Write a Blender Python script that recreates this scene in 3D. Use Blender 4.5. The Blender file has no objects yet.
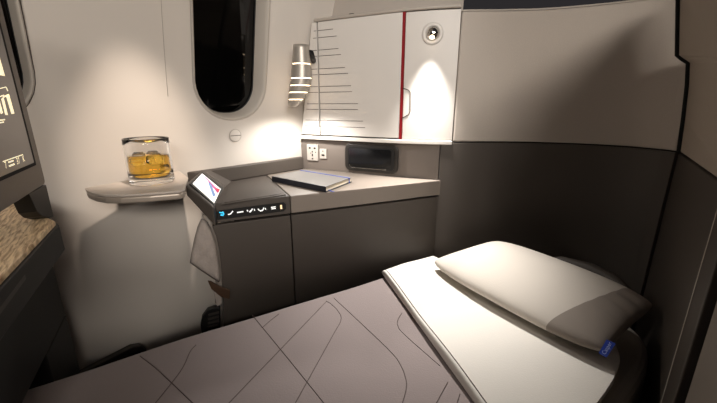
import bpy, bmesh, math, random
import numpy as np
from mathutils import Vector, Matrix
random.seed(4)
S = bpy.context.scene
COL = S.collection

# ------------------------------------------------------------------ camera, world, exposure
F = 345.0; PITCH = math.atan(96.0 / F); CAM = np.array([0.0, 0.0, 1.1])
cd = bpy.data.cameras.new('camera'); cam = bpy.data.objects.new('camera', cd); COL.objects.link(cam)
cd.sensor_width = 36.0; cd.lens = 36.0 * F / 717.0; cd.clip_start = 0.02
cam.location = CAM; cam.rotation_euler = (math.pi / 2 - PITCH, 0, 0)
S.camera = cam
w = bpy.data.worlds.new('cabin_dusk'); S.world = w; w.use_nodes = True
w.node_tree.nodes['Background'].inputs[0].default_value = (0.92, 0.84, 0.88, 1)
w.node_tree.nodes['Background'].inputs[1].default_value = 0.026
S.view_settings.view_transform = 'Standard'; S.view_settings.look = 'None'
S.view_settings.gamma = 1.0; S.view_settings.use_curve_mapping = False
S.view_settings.exposure = 0.08

def lamp(name, kind, loc, power, col, radius, target=None, spot=None, blend=0.5):
    l = bpy.data.lights.new(name, kind); l.energy = power; l.color = col; l.shadow_soft_size = radius
    o = bpy.data.objects.new(name, l); COL.objects.link(o); o.location = loc
    if kind == 'SPOT':
        l.spot_size = math.radians(spot); l.spot_blend = blend
        o.rotation_euler = (Vector(target) - Vector(loc)).to_track_quat('-Z', 'Y').to_euler()
    return o
WARM = (1.0, 0.955, 0.90)

# added fill light above and behind the viewpoint (its made-up housing is built further down)
FILL_L = Vector((.85, -2.4, 2.15)); FILL_T = Vector((-.2, 1.4, .9))
_l = bpy.data.lights.new('rear_fill_light', 'AREA'); _l.shape = 'RECTANGLE'; _l.size = 1.9; _l.size_y = .6; _l.energy = 70; _l.color = (1.0, .97, .94)
_o = bpy.data.objects.new('rear_fill_light', _l); COL.objects.link(_o); _o.location = FILL_L
_o.rotation_euler = (FILL_T - FILL_L).to_track_quat('-Z', 'Y').to_euler()

# ------------------------------------------------------------------ photo pixel -> point helpers
def ray(x, y):
    a = (x - 358.5) / F; b = -(y - 201.5) / F
    return np.array([a, math.cos(PITCH) + b * math.sin(PITCH), -math.sin(PITCH) + b * math.cos(PITCH)])
def onz(x, y, z):
    d = ray(x, y); return CAM + d * (z - CAM[2]) / d[2]
def onplane(x, y, P, n):
    d = ray(x, y); P = np.array(P, float); n = np.array(n, float)
    return CAM + d * (n @ (P - CAM)) / (n @ d)
def atx(x, y, X):
    d = ray(x, y); return CAM + d * X / d[0]

# window side wall
WP = np.array([-.30, 1.687]); U = np.array([.66, .751]); N = np.array([.751, -.66])
def lean(z): return .157 * (z - .70) ** 2 if z > .70 else 0.0
def W(s, z, off=0.0):
    p = WP + U * s + N * (lean(z) + off); return np.array([p[0], p[1], z])
def onwall(x, y, off=0.0):
    z = 1.0
    for _ in range(30):
        p = WP + N * (lean(z) + off)
        P = onplane(x, y, (p[0], p[1], 0), (N[0], N[1], 0)); z = .5 * z + .5 * P[2]
    return float((P[:2] - WP) @ U), float(P[2])
# head end: curved line in plan
HP = [(300, 136.5), (400, 141), (450, 142.3), (490, 142.3), (530, 142.6), (580, 144.3), (625, 146.8), (660, 150), (676, 152)]
HX = np.array([q[0] for q in HP], float); HXY = np.array([onz(*q, .957)[:2] for q in HP])
def Hd(px, off=0.0):
    def f(p):
        px_ = min(max(p, 300), 676)
        i = min(max(int(np.searchsorted(HX, px_) - 1), 0), len(HX) - 2)
        t = (px_ - HX[i]) / (HX[i + 1] - HX[i])
        p1, p2 = HXY[i], HXY[i + 1]
        m1 = (HXY[min(i + 1, 8)] - HXY[max(i - 1, 0)]) / (HX[min(i + 1, 8)] - HX[max(i - 1, 0)]) * (HX[i + 1] - HX[i])
        m2 = (HXY[min(i + 2, 8)] - HXY[i]) / (HX[min(i + 2, 8)] - HX[i]) * (HX[i + 1] - HX[i])
        r = (2*t**3-3*t**2+1)*p1 + (t**3-2*t**2+t)*m1 + (-2*t**3+3*t**2)*p2 + (t**3-t**2)*m2
        if p < 300: r = r + (p - 300) * (HXY[1] - HXY[0]) / 100
        return r
    c = f(px); d = f(px + 2) - f(px - 2); d /= np.linalg.norm(d)
    return c + off * np.array([d[1], -d[0]])          # off > 0: towards the bed
def onface(x, y, off=0.0):
    """photo pixel on the head-end face: returns (curve px parameter, z)"""
    lo, hi = 240.0, 676.0; d = ray(x, y)
    for _ in range(50):
        m = .5 * (lo + hi); p = Hd(m, off)
        if p[0] * d[1] - p[1] * d[0] < 0: lo = m
        else: hi = m
    p = Hd(lo, off); k = math.hypot(*p) / math.hypot(d[0], d[1])
    return lo, CAM[2] + d[2] * k
BD = onz(300, 168, .8)[:2]; BE = onz(440, 180, .8)[:2]
BDIR = (BE - BD) / np.linalg.norm(BE - BD); BN = np.array([BDIR[1], -BDIR[0]])
if BN @ (CAM[:2] - BD) < 0: BN = -BN
def onback(x, y, off=0.0):
    p = BD + BN * off; return onplane(x, y, (p[0], p[1], 0), (BN[0], BN[1], 0))

# ------------------------------------------------------------------ materials
def lin(c): return tuple(((v / 255) / 12.92 if v <= 10 else (((v / 255) + .055) / 1.055) ** 2.4) for v in c)
MATS = {}
def mat(name, rgb, rough=.6, metal=0.0, bump=0.0, scale=200, var=0.0, emit=None, estr=0, trans=0, ior=1.45, sheen=0, coat=0):
    m = bpy.data.materials.new(name); m.use_nodes = True; nt = m.node_tree; b = nt.nodes['Principled BSDF']
    c = lin(rgb)
    b.inputs['Base Color'].default_value = (*c, 1); b.inputs['Roughness'].default_value = rough
    b.inputs['Metallic'].default_value = metal; b.inputs['Transmission Weight'].default_value = trans; b.inputs['IOR'].default_value = ior
    b.inputs['Sheen Weight'].default_value = sheen; b.inputs['Coat Weight'].default_value = coat
    if emit: b.inputs['Emission Color'].default_value = (*lin(emit), 1); b.inputs['Emission Strength'].default_value = estr
    if bump or var:
        tc = nt.nodes.new('ShaderNodeTexCoord'); nz = nt.nodes.new('ShaderNodeTexNoise')
        nz.inputs['Scale'].default_value = scale; nz.inputs['Detail'].default_value = 4
        nt.links.new(tc.outputs['Object'], nz.inputs['Vector'])
        if bump:
            bp = nt.nodes.new('ShaderNodeBump'); bp.inputs['Strength'].default_value = bump; bp.inputs['Distance'].default_value = .002
            nt.links.new(nz.outputs['Fac'], bp.inputs['Height']); nt.links.new(bp.outputs['Normal'], b.inputs['Normal'])
        if var:
            mx = nt.nodes.new('ShaderNodeMix'); mx.data_type = 'RGBA'
            mx.inputs[6].default_value = (*[v * (1 - var) for v in c], 1); mx.inputs[7].default_value = (*[min(1, v * (1 + var)) for v in c], 1)
            nt.links.new(nz.outputs['Fac'], mx.inputs[0]); nt.links.new(mx.outputs[2], b.inputs['Base Color'])
    MATS[name] = m; return m
M_wall = mat('wall_cream', (204, 196, 187), .62, bump=.05, scale=300)
M_white = mat('cabinet_white', (206, 200, 193), .42)
M_cap = mat('cap_grey', (165, 156, 146), .5)
M_shell = mat('shell_fabric', (176, 166, 156), .85, bump=.35, scale=500, var=.1)
M_shelldark = mat('shell_dark', (72, 65, 59), .6, bump=.12, scale=500)
M_dark = mat('console_dark', (76, 69, 63), .55, bump=.06, scale=400)
M_front = mat('console_front', (74, 67, 61), .55, bump=.06, scale=400)
M_back = mat('recess_panel', (108, 99, 92), .55)
M_top = mat('counter_top', (128, 118, 109), .45, bump=.04, scale=300)
M_black = mat('black', (14, 13, 12), .5)
M_gap = mat('gap_black', (6, 6, 6), .9)
M_ring = mat('window_ring', (176, 168, 158), .5)
M_pane = mat('window_pane', (3, 3, 3), .06)
M_red = mat('red_edge', (128, 9, 18), .45)
M_line = mat('groove_line', (70, 62, 56), .8)
M_steel = mat('brushed_steel', (190, 184, 176), .3, metal=1)
M_shade = mat('shade_steel', (176, 168, 158), .42, metal=.55)
M_chrome = mat('chrome', (220, 216, 210), .12, metal=1)
M_glow = mat('lamp_glow', (255, 240, 215), .5, emit=(255, 228, 190), estr=6)
M_tray = mat('tray_grey', (188, 178, 168), .42)
M_trayedge = mat('tray_edge', (168, 156, 144), .35, metal=.25)
M_duvet = mat('duvet_mauve', (142, 130, 128), .9, bump=.3, scale=260, sheen=.2)
M_stitch = mat('stitch', (84, 72, 68), .9)
M_sheet = mat('sheet_white', (226, 221, 213), .9, bump=.2, scale=260)
M_matt = mat('mattress_white', (176, 168, 158), .9, bump=.2, scale=260)
M_pillow = mat('pillow_white', (204, 196, 186), .9, bump=.2, scale=260)
M_pillowend = mat('pillow_grey', (148, 138, 129), .9, bump=.2, scale=260)
M_blue = mat('tag_blue', (38, 66, 170), .7)
M_bluel = mat('tag_letters', (190, 205, 240), .7)
M_plate = mat('plate_white', (176, 169, 161), .5)
M_screen = mat('screen_dark', (20, 20, 21), .12)
M_moni = mat('monitor_body', (112, 104, 98), .5)
M_monscr = mat('monitor_screen', (40, 37, 35), .3, emit=(120, 108, 98), estr=.28)
M_mongfx = mat('monitor_graphic', (235, 225, 195), .5, emit=(255, 240, 200), estr=.9)
M_icon = mat('icon_white', (220, 220, 220), .5, emit=(240, 238, 235), estr=.8)
M_iconb = mat('icon_blue', (60, 190, 230), .5, emit=(60, 195, 240), estr=.9)
M_amber = mat('icon_amber', (240, 200, 150), .5, emit=(255, 225, 180), estr=.8)
M_disp = mat('display_white', (245, 243, 240), .3, emit=(255, 252, 248), estr=.85)
M_dispb = mat('display_blue', (110, 140, 190), .3, emit=(120, 150, 200), estr=.5)
M_dispp = mat('display_pink', (190, 70, 140), .3, emit=(200, 70, 150), estr=.4)
M_dispr = mat('display_red', (210, 40, 70), .3, emit=(215, 45, 75), estr=.4)
M_book = mat('book_cover_glare', (112, 109, 106), .4)  # grey puts the glare on a dark blue cover into the colour
M_navy = mat('book_spine', (26, 29, 38), .5)
M_page = mat('book_pages', (196, 184, 164), .8)
M_ribbon = mat('book_ribbon', (30, 62, 150), .6)
M_cloth = mat('pouch_cloth', (160, 150, 143), .95, bump=.6, scale=160, var=.15)
M_brown = mat('strap_brown', (66, 44, 26), .7, bump=.2)
M_pale = mat('post_pale', (158, 149, 140), .5)
M_vent = mat('vent_grey', (60, 55, 51), .5)
M_ped = mat('pedestal_dark', (20, 18, 17), .55)
M_aisle = mat('aisle_fabric', (150, 138, 126), .85, bump=.5, scale=420, var=.12)
M_aisled = mat('aisle_dark', (70, 63, 57), .5)
M_aisleg = mat('aisle_jamb', (126, 117, 109), .5)
M_floor = mat('carpet', (48, 42, 40), 1.0, bump=.6, scale=300, var=.25)
M_glass = mat('glass', (255, 255, 255), .0, trans=1, ior=1.45)
M_ice = mat('ice', (250, 252, 255), .06, trans=1, ior=1.2)
M_whisky = mat('whisky', (255, 206, 86), .0, trans=1, ior=1.3)
# wood with grain
M_wood = bpy.data.materials.new('oak'); M_wood.use_nodes = True
nt = M_wood.node_tree; b = nt.nodes['Principled BSDF']; b.inputs['Roughness'].default_value = .5
tc = nt.nodes.new('ShaderNodeTexCoord'); mp = nt.nodes.new('ShaderNodeMapping'); nz = nt.nodes.new('ShaderNodeTexNoise'); cr = nt.nodes.new('ShaderNodeValToRGB')
mp2 = nt.nodes.new('ShaderNodeMapping'); mp2.inputs['Rotation'].default_value = (0, 0, math.radians(55)); mp.inputs['Scale'].default_value = (26, 220, 26)
nz.inputs['Scale'].default_value = 1.0; nz.inputs['Detail'].default_value = 5; nz.inputs['Distortion'].default_value = .6
cr.color_ramp.elements[0].position = .35; cr.color_ramp.elements[0].color = (*lin((166, 132, 96)), 1)
cr.color_ramp.elements[1].position = .62; cr.color_ramp.elements[1].color = (*lin((244, 218, 178)), 1)
nt.links.new(tc.outputs['Object'], mp2.inputs[0]); nt.links.new(mp2.outputs[0], mp.inputs[0]); nt.links.new(mp.outputs[0], nz.inputs['Vector']); nt.links.new(nz.outputs['Fac'], cr.inputs[0]); nt.links.new(cr.outputs[0], b.inputs['Base Color'])

# ------------------------------------------------------------------ object helpers
def thing(name, label, cat, loc, group=None, kind=None):
    o = bpy.data.objects.new(name, None); COL.objects.link(o); o.location = [float(v) for v in loc]; o.empty_display_size = .05
    tag(o, label, cat, group, kind); return o
def tag(o, label=None, cat=None, group=None, kind=None):
    if label: o['label'] = label
    if cat: o['category'] = cat
    if group: o['group'] = group
    if kind: o['kind'] = kind
    return o
def root_loc(o):
    v = Vector((0, 0, 0))
    while o: v += o.location; o = o.parent
    return v
def link(name, me, m, parent=None, smooth=False, bevel=0.0, seg=2, origin=None, label=None):
    """mesh given in world coordinates; its origin moves to the centre of its bounds"""
    vs = np.array([v.co[:] for v in me.vertices])
    c = Vector(((vs.min(0) + vs.max(0)) / 2).tolist()) if origin is None else Vector(origin)
    me.transform(Matrix.Translation(-c))
    bm = bmesh.new(); bm.from_mesh(me); bmesh.ops.recalc_face_normals(bm, faces=bm.faces); bm.to_mesh(me); bm.free()
    o = bpy.data.objects.new(name, me); COL.objects.link(o)
    me.materials.append(m)
    if smooth:
        for p in me.polygons: p.use_smooth = True
    if parent: o.parent = parent; o.location = c - root_loc(parent)
    else: o.location = c
    if bevel:
        bv = o.modifiers.new('bevel', 'BEVEL'); bv.width = bevel; bv.segments = seg; bv.limit_method = 'ANGLE'; bv.angle_limit = math.radians(40)
    if label: o['label'] = label
    return o
def mk(name, verts, faces, m, parent=None, **k):
    me = bpy.data.meshes.new(name); me.from_pydata([tuple(map(float, v)) for v in verts], [], faces); me.update()
    return link(name, me, m, parent, **k)
def prism(name, bottom, top, m, parent=None, **k):
    """loft between two loops of 3-D points with equal count"""
    n = len(bottom); v = list(bottom) + list(top)
    f = [list(range(n))[::-1], list(range(n, 2 * n))] + [[i, (i + 1) % n, n + (i + 1) % n, n + i] for i in range(n)]
    return mk(name, v, f, m, parent, **k)
def slab(name, poly, z0, z1, m, parent=None, **k):
    return prism(name, [(p[0], p[1], z0) for p in poly], [(p[0], p[1], z1) for p in poly], m, parent, **k)
def extr(name, pts, vec, m, parent=None, **k):
    vec = np.array(vec, float)
    return prism(name, pts, [np.array(p) + vec for p in pts], m, parent, **k)
def tube(name, pts, r, m, parent=None, n=8, closed=False, **k):
    pts = [Vector(list(map(float, p))) for p in pts]; L = len(pts); v = []; f = []
    up = None
    for i, p in enumerate(pts):
        a = pts[(i - 1) % L] if (closed or i > 0) else p; c = pts[(i + 1) % L] if (closed or i < L - 1) else p
        t = (c - a).normalized()
        if up is None: up = t.orthogonal().normalized()
        up = (up - t * up.dot(t)).normalized(); sd = t.cross(up)
        rr = r[i] if isinstance(r, (list, tuple)) else r
        for j in range(n):
            q = 2 * math.pi * j / n; v.append(p + up * (rr * math.cos(q)) + sd * (rr * math.sin(q)))
    for i in range(L if closed else L - 1):
        for j in range(n):
            i2 = (i + 1) % L
            f.append([i * n + j, i * n + (j + 1) % n, i2 * n + (j + 1) % n, i2 * n + j])
    if not closed: f += [list(range(n))[::-1], list(range((L - 1) * n, L * n))]
    k.setdefault('smooth', True)
    return mk(name, v, f, m, parent, **k)
def lathe(name, prof, c, m, parent=None, n=32, axis=None, caps=(False, False), **k):
    """profile [(r, h)] turned about an axis through c"""
    c = Vector(list(map(float, c))); ax = Vector(axis or (0, 0, 1)).normalized(); e1 = ax.orthogonal().normalized(); e2 = ax.cross(e1)
    v = []; f = []
    for r, h in prof:
        for j in range(n):
            q = 2 * math.pi * j / n; v.append(c + ax * h + e1 * (r * math.cos(q)) + e2 * (r * math.sin(q)))
    for i in range(len(prof) - 1):
        for j in range(n): f.append([i * n + j, i * n + (j + 1) % n, (i + 1) * n + (j + 1) % n, (i + 1) * n + j])
    if caps[0]: f.append(list(range(n))[::-1])
    if caps[1]: f.append(list(range((len(prof) - 1) * n, len(prof) * n)))
    k.setdefault('smooth', True)
    return mk(name, v, f, m, parent, **k)
def frame_box(name, c, ex, ey, ez, m, parent=None, **k):
    """box with centre c and half-extent vectors"""
    c, ex, ey, ez = [np.array(q, float) for q in (c, ex, ey, ez)]
    bt = [c - ez + sx * ex + sy * ey for sx, sy in ((-1, -1), (1, -1), (1, 1), (-1, 1))]
    return prism(name, bt, [p + 2 * ez for p in bt], m, parent, **k)
def rrect(w, h, r, n=6):
    o = []
    for cx, cy, a0 in ((w - r, h - r, 0), (-w + r, h - r, 90), (-w + r, -h + r, 180), (w - r, -h + r, 270)):
        for i in range(n + 1):
            a = math.radians(a0 + 90 * i / n); o.append((cx + r * math.cos(a), cy + r * math.sin(a)))
    return o
def text_mesh(name, s, c, ex, ey, size, m, parent, depth=.0006, label=None):
    """flat lettering; ex = reading direction, ey = up direction"""
    cu = bpy.data.curves.new(name, 'FONT'); cu.body = s; cu.size = 1; cu.align_x = 'CENTER'; cu.align_y = 'CENTER'; cu.resolution_u = 2
    t = bpy.data.objects.new(name, cu); COL.objects.link(t)
    bpy.context.view_layer.update()
    me = bpy.data.meshes.new_from_object(t.evaluated_get(bpy.context.evaluated_depsgraph_get()))
    bpy.data.objects.remove(t); bpy.data.curves.remove(cu)
    ex = np.array(ex, float); ey = np.array(ey, float); c = np.array(c, float)
    for v in me.vertices:
        p = c + ex * v.co.x * size + ey * v.co.y * size; v.co = p.tolist()
    return link(name, me, m, parent, label=label)

# ================================================================== THE SETTING
slab('floor', [(-1.9, -2.8), (2.2, -2.8), (2.2, 2.4), (-1.9, 2.4)], -.03, 0, M_floor)['kind'] = 'structure'

# ---- window wall with two openings
_a = onwall(192, 40)[0]; _b = onwall(266.5, 40)[0]; _c = onwall(27, 50)[0]; _z = onwall(231, 119)[1]
HW, HH, HR = (_b - _a) / 2, .33, (_b - _a) / 2 * .93
WIN = [((_a + _b) / 2, _z + HH), (_c - HW, _z + HH)]         # centre s, z
def win_loop(k, n=6, grow=0.0):
    s0, z0 = WIN[k]
    return [(s0 + x, z0 + y) for x, y in rrect(HW + grow, HH + grow, HR + grow, n)]
def wall_mesh():
    V = []; Fc = []; cache = {}
    def vid(s, z):
        key = (round(s, 5), round(z, 5))
        if key not in cache: cache[key] = len(V); V.append(W(s, z))
        return cache[key]
    def grid(sa, sb, za, zb, ns, nz_):
        for i in range(ns):
            for j in range(nz_):
                s1, s2 = sa + (sb - sa) * i / ns, sa + (sb - sa) * (i + 1) / ns
                z1, z2 = za + (zb - za) * j / nz_, za + (zb - za) * (j + 1) / nz_
                Fc.append([vid(s1, z1), vid(s2, z1), vid(s2, z2), vid(s1, z2)])
    Z0, Z1 = WIN[0][1] - HH - .04, WIN[0][1] + HH + .04
    x = [WIN[0][0] - HW - .09, WIN[0][0] + HW + .09, WIN[1][0] - HW - .09, WIN[1][0] + HW + .09]
    grid(-1.9, .40, 0, .70, 12, 2); grid(-1.9, .40, .70, Z0, 12, 10); grid(-1.9, .40, Z1, 2.0, 12, 8)
    for a, b_ in ((-1.9, x[2]), (x[3], x[0]), (x[1], .40)): grid(a, b_, Z0, Z1, 3, 16)
    for k, (a, b_) in enumerate(((x[0], x[1]), (x[2], x[3]))):
        l0 = win_loop(k); lp = []
        for i, q in enumerate(l0):                     # subdivide the straight sides
            r_ = l0[(i + 1) % len(l0)]; d_ = math.hypot(r_[0] - q[0], r_[1] - q[1]); m_ = max(1, int(d_ / .03))
            lp += [(q[0] + (r_[0] - q[0]) * j / m_, q[1] + (r_[1] - q[1]) * j / m_) for j in range(m_)]
        s0, z0 = WIN[k]; n = len(lp)
        def proj(s, z):
            d = np.array([s - s0, z - z0]); t = 1e9
            if d[0] > 1e-9: t = min(t, (b_ - s0) / d[0])
            if d[0] < -1e-9: t = min(t, (a - s0) / d[0])
            if d[1] > 1e-9: t = min(t, (Z1 - z0) / d[1])
            if d[1] < -1e-9: t = min(t, (Z0 - z0) / d[1])
            return np.array([s0, z0]) + d * t
        outer = [proj(*q) for q in lp]
        # snap rectangle corners so that the four corners are kept
        for cs, cz in ((b_, Z1), (a, Z1), (a, Z0), (b_, Z0)):
            i = min(range(n), key=lambda i: abs(outer[i][0] - cs) + abs(outer[i][1] - cz)); outer[i] = np.array([cs, cz])
        R = 5
        for i in range(n):
            for r in range(R):
                q = []
                for (ii, rr) in ((i, r), ((i + 1) % n, r), ((i + 1) % n, r + 1), (i, r + 1)):
                    p = np.array(lp[ii]) * (1 - rr / R) + outer[ii] * (rr / R); q.append(vid(*p))
                Fc.append(q)
    return V, Fc
V, Fc = wall_mesh()
ww = mk('wall_window', V, Fc, M_wall, smooth=True); ww['kind'] = 'structure'
nr = []
for v in ww.data.vertices:
    z_ = v.co.z + ww.location.z; sl = 2 * .157 * max(0, z_ - .70); q = Vector((N[0], N[1], -sl)).normalized(); nr.append(q)
if ww.data.polygons[0].normal.dot(Vector((N[0], N[1], 0))) < 0: ww.data.flip_normals()
ww.data.normals_split_custom_set_from_vertices(nr)
# outer skin behind the wall lining, keeps light from leaking
mk('wall_outer', [W(-1.95, 0, -.16), W(.6, 0, -.16), W(.6, 1.2, -.16), W(-1.95, 1.2, -.16), W(.6, 2.05, -.1), W(-1.95, 2.05, -.1)],
   [[0, 1, 2, 3], [3, 2, 4, 5]], M_gap)['kind'] = 'structure'
# vertical joint between the two lining panels
zs = np.linspace(1.13, 1.98, 14)
tube('trim_1', [W(onwall(165, 60)[0], z, .0) for z in zs], .0009, M_cap)['kind'] = 'structure'

def window(k, name):
    s0, z0 = WIN[k]
    e = thing(name, None, None, W(s0, z0 - HH, 0), kind='structure')
    def ring(nm, loops, m, smooth=True):
        n = len(loops[0][0]); v = []; f = []
        for lp, off in loops: v += [W(s, z, off) for s, z in lp]
        for i in range(len(loops) - 1):
            for j in range(n): f.append([i * n + j, i * n + (j + 1) % n, (i + 1) * n + (j + 1) % n, (i + 1) * n + j])
        return mk(nm, v, f, m, e, smooth=smooth)
    L = lambda g: win_loop(k, 8, g)
    q_ = (1.0, .55)[k]
    ring('window_frame', [(L(.004), -.001), (L(.003), .002), (L(.0005), .0025), (L(-.003), .001), (L(-.010 * q_), -.012), (L(-.020 * q_), -.040), (L(-.024 * q_), -.058)], M_ring)
    ring('gasket', [(L(.0062), .0002), (L(.0060), .0012), (L(.0046), .0012), (L(.0044), .0002)], (M_cap, M_line)[k])
    ring('inner_gasket', [(L(-.0225 * q_), -.054), (L(-.0265 * q_), -.054), (L(-.0265 * q_), -.062)], M_black)
    lp = L(-.023 * q_); n = len(lp)
    v = [W(s, z, -.060) for s, z in lp] + [W(s, z, -.066) for s, z in lp]
    mk('pane', v, [list(range(n)), list(range(n, 2 * n))[::-1]] + [[i, (i + 1) % n, n + (i + 1) % n, n + i] for i in range(n)], M_pane, e)
    return e
window(0, 'window_1'); window(1, 'window_2')

# ---- head end shell: pale upper, dark lower
hs = thing('wall_head', None, None, (*Hd(560), 0), kind='structure')
def face_strip(name, pa, pb, z0, z1, m, parent, off0=0.0, off1=-.03, n=72, **k):
    px = np.linspace(pa, pb, n)
    a = [Hd(p, off0) for p in px]; b_ = [Hd(p, off1) for p in px]
    V = []; Fc = []
    for i in range(n):
        za = z0(px[i]) if callable(z0) else z0; zb = z1(px[i]) if callable(z1) else z1
        V += [(*a[i], za), (*a[i], zb), (*b_[i], zb), (*b_[i], za)]
    for i in range(n - 1):
        for j in range(4): Fc.append([4 * i + j, 4 * i + (j + 1) % 4, 4 * i + 4 + (j + 1) % 4, 4 * i + 4 + j])
    Fc += [[0, 1, 2, 3], [4 * n - 1, 4 * n - 2, 4 * n - 3, 4 * n - 4]]
    return mk(name, V, Fc, m, parent, **k)
ztop = lambda p: 1.432 + .004 * math.sin((p - 450) / 60.0)
face_strip('upper_panel', 452.5, 675.5, .960, ztop, M_shell, hs, bevel=.006)
face_strip('lower_panel', 441, 675.5, 0.0, .955, M_shelldark, hs, bevel=.002)
face_strip('seam', 450, 675, .953, .962, M_gap, hs, off0=-.006)
face_strip('top_trim', 452.5, 675.5, lambda p: ztop(p) + .0005, lambda p: ztop(p) + .007, M_cap, hs, off0=-.004, bevel=.002)
# aft bulkhead panel that rises behind the cabinet
face_strip('wall_aft', 317, 462, 1.462, 1.95, mat('bulkhead_grey', (168, 159, 150), .7, bump=.1), None, off0=-.13, off1=-.16)['kind'] = 'structure'

# ---- aisle side
A0 = onz(676, 152, .957)[:2] + np.array([.018, .012]); A1 = onz(717, 178, .957)[:2]
AD = (A1 - A0) / np.linalg.norm(A1 - A0); AN = np.array([AD[1], -AD[0]])
if AN @ (-A0) < 0: AN = -AN
al = thing('wall_aisle', None, None, (*(A0 + AD * .3), 0), kind='structure')
def arun(name, d0, d1, z0, z1, m, off=0.0, th=.03, **k):
    p, q = A0 + AD * d0 + AN * off, A0 + AD * d1 + AN * off
    return slab(name, [p, q, q - AN * th, p - AN * th], z0, z1, m, al, **k)
dS = float((np.array([.69, .632]) - A0) @ AD)
arun('lower_panel', .012, dS - .004, 0, .952, M_aisled, bevel=.003)
arun('jamb', dS + .006, dS + .085, 0, 1.13, M_aisled, off=.004, bevel=.003)
arun('door_leaf_blocker', dS + .105, dS + 1.9, 0, 1.13, M_aisleg, off=-.006, bevel=.003)  # real beside the jamb; unseen length and height added to shade the bed
arun('gap', .0, dS + .36, 0, 1.25, M_gap, off=-.02, th=.01)
tr = arun('edge_strip', dS - .003, dS + .0025, 0, .952, M_ring, off=.003, th=.008)
up = [(680, -7, .932), (680, 0, .935), (679, 55, .962), (683, 58, .975), (690, 63, .995), (689, 85, 1.0), (685, 120, 1.0), (680.5, 152, 1.0)]
dn = [(738, -7, .599), (738, 0, .60), (738, 55, .61), (738, 58, .61), (738, 63, .61), (738, 85, .612), (738, 140, .615), (738, 193, .62)]
v1 = [atx(*q) for q in up]; v2 = [atx(*q) for q in dn]
V = v1 + v2; n = len(v1)
o3 = np.array([-AN[0], -AN[1], 0]) * .025
V = V + [v + o3 for v in V]
Fc = []
for i in range(n - 1):
    Fc += [[i, i + 1, n + i + 1, n + i], [2*n + i, 3*n + i, 3*n + i + 1, 2*n + i + 1], [i, 2*n + i, 2*n + i + 1, i + 1], [n + i, n + i + 1, 3*n + i + 1, 3*n + i]]
Fc += [[0, n, 3*n, 2*n], [n - 1, 3*n - 1, 4*n - 1, 2*n - 1]]
mk('upper_panel', V, Fc, M_aisle, al, bevel=.003)
tube('edge_seal', [v + np.array([-.001, .004, 0]) for v in v1], .0065, M_gap, al, n=8)
slab('trim_2', [A0 + np.array([.03, .0]), A0 + np.array([.10, .10]), A0 + np.array([.06, .14]), A0 + np.array([-.01, .035])], 0, 1.62, M_gap)['kind'] = 'structure'

# ---- overhead service unit above the frame (carries the passenger light)
OHP = W(-.55, 1.86, .30)
oh = thing('service_unit', 'pale overhead passenger service panel along the window wall', 'light panel', OHP)
pa, pb, pc, pd = W(-1.5, 1.88, .02), W(.1, 1.88, .02), W(.1, 1.88, .50), W(-1.5, 1.88, .50)
slab('panel', [pa, pb, pc, pd], 1.88, 1.92, M_wall, oh, bevel=.006)
L3 = W(-.72, 1.86, .46)
lathe('lamp_bezel', [(.022, .012), (.03, .012), (.03, -.008), (.022, -.008)], L3 + np.array([0, 0, .008]), M_steel, oh)

cl = thing('fill_light_unit', 'long angled fill light added behind the viewpoint, with a pale diffuser', 'ceiling light', FILL_L)  # unseen unit made up to house the added fill light
_d = np.array((FILL_T - FILL_L).normalized()[:]); _x = np.cross(_d, [0, 0, 1.0]); _x /= np.linalg.norm(_x); _y = np.cross(_x, _d)
frame_box('housing', np.array(FILL_L[:]) - _d * .06, _x * .98, _y * .34, _d * .03, M_white, cl, bevel=.01)
frame_box('diffuser', np.array(FILL_L[:]) - _d * .022, _x * .95, _y * .30, _d * .004, M_glow, cl)

# ================================================================== CONSOLE
CA = onz(290, 196, .8)[:2]; CB = onz(445.5, 179.7, .8)[:2]
CD = (CB - CA) / np.linalg.norm(CB - CA); CN = np.array([CD[1], -CD[0]])     # CN: towards the bed
def onfront(x, y, off=0.0):
    p = CA + CN * off; return onplane(x, y, (p[0], p[1], 0), (CN[0], CN[1], 0))
def wall_hit(P, D, off=.008):                  # plan intersection of a line with the wall (below the lean)
    P = np.array(P); D = np.array(D); q = WP + N * off
    return P + D * ((N @ (q - P)) / (N @ D))
tL = float((onz(213.5, 207.5, .8)[:2] - CA) @ CD)
tB = float((CB - CA) @ CD)
seam_back = onz(270.5, 178.5, .8)[:2]
corner = wall_hit(BD + BN * .003, BDIR)
con = thing('side_console', 'dark grey side console with raised back rim between window wall and bed', 'console', (*((CA + CB) / 2), 0))
c_end = CA + CD * (tB - .004)
sdir = (seam_back - CA) / np.linalg.norm(seam_back - CA)
seam_wall = wall_hit(seam_back, sdir)
g = sdir @ CD
main_poly = [CA + CD * .0015, c_end, BE + BN * .003 - BDIR * .012, corner + BDIR * .006 + U * 0, seam_wall + U * .003]
slab('countertop', main_poly, .737, .80, M_top, con, bevel=.003)
# deck of the wing module
P1 = onz(185, 184, .868); P2 = onz(202, 170.5, .868); P3 = onz(213.5, 207.5, .80); P4 = onz(225.5, 186, .80)
deck = [CA + CD * tL, CA - CD * .0015, seam_wall - U * .003, wall_hit(P4[:2], P4[:2] - P3[:2]), P4[:2]]
slab('deck', deck, .737, .80, M_dark, con, bevel=.002)
lid = [onz(*q, .803)[:2] for q in ((221, 204.5), (286, 194.5), (269, 179.5), (229, 185.5))]
slab('lid', lid, .8005, .8035, M_dark, con, bevel=.0012)
lid2 = [onz(*q, .805)[:2] for q in ((224, 202.5), (281.5, 193.6), (266, 180.6), (230.5, 186.5))]
slab('lid_inset', lid2, .8037, .8052, M_dark, con, bevel=.0008)
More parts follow.
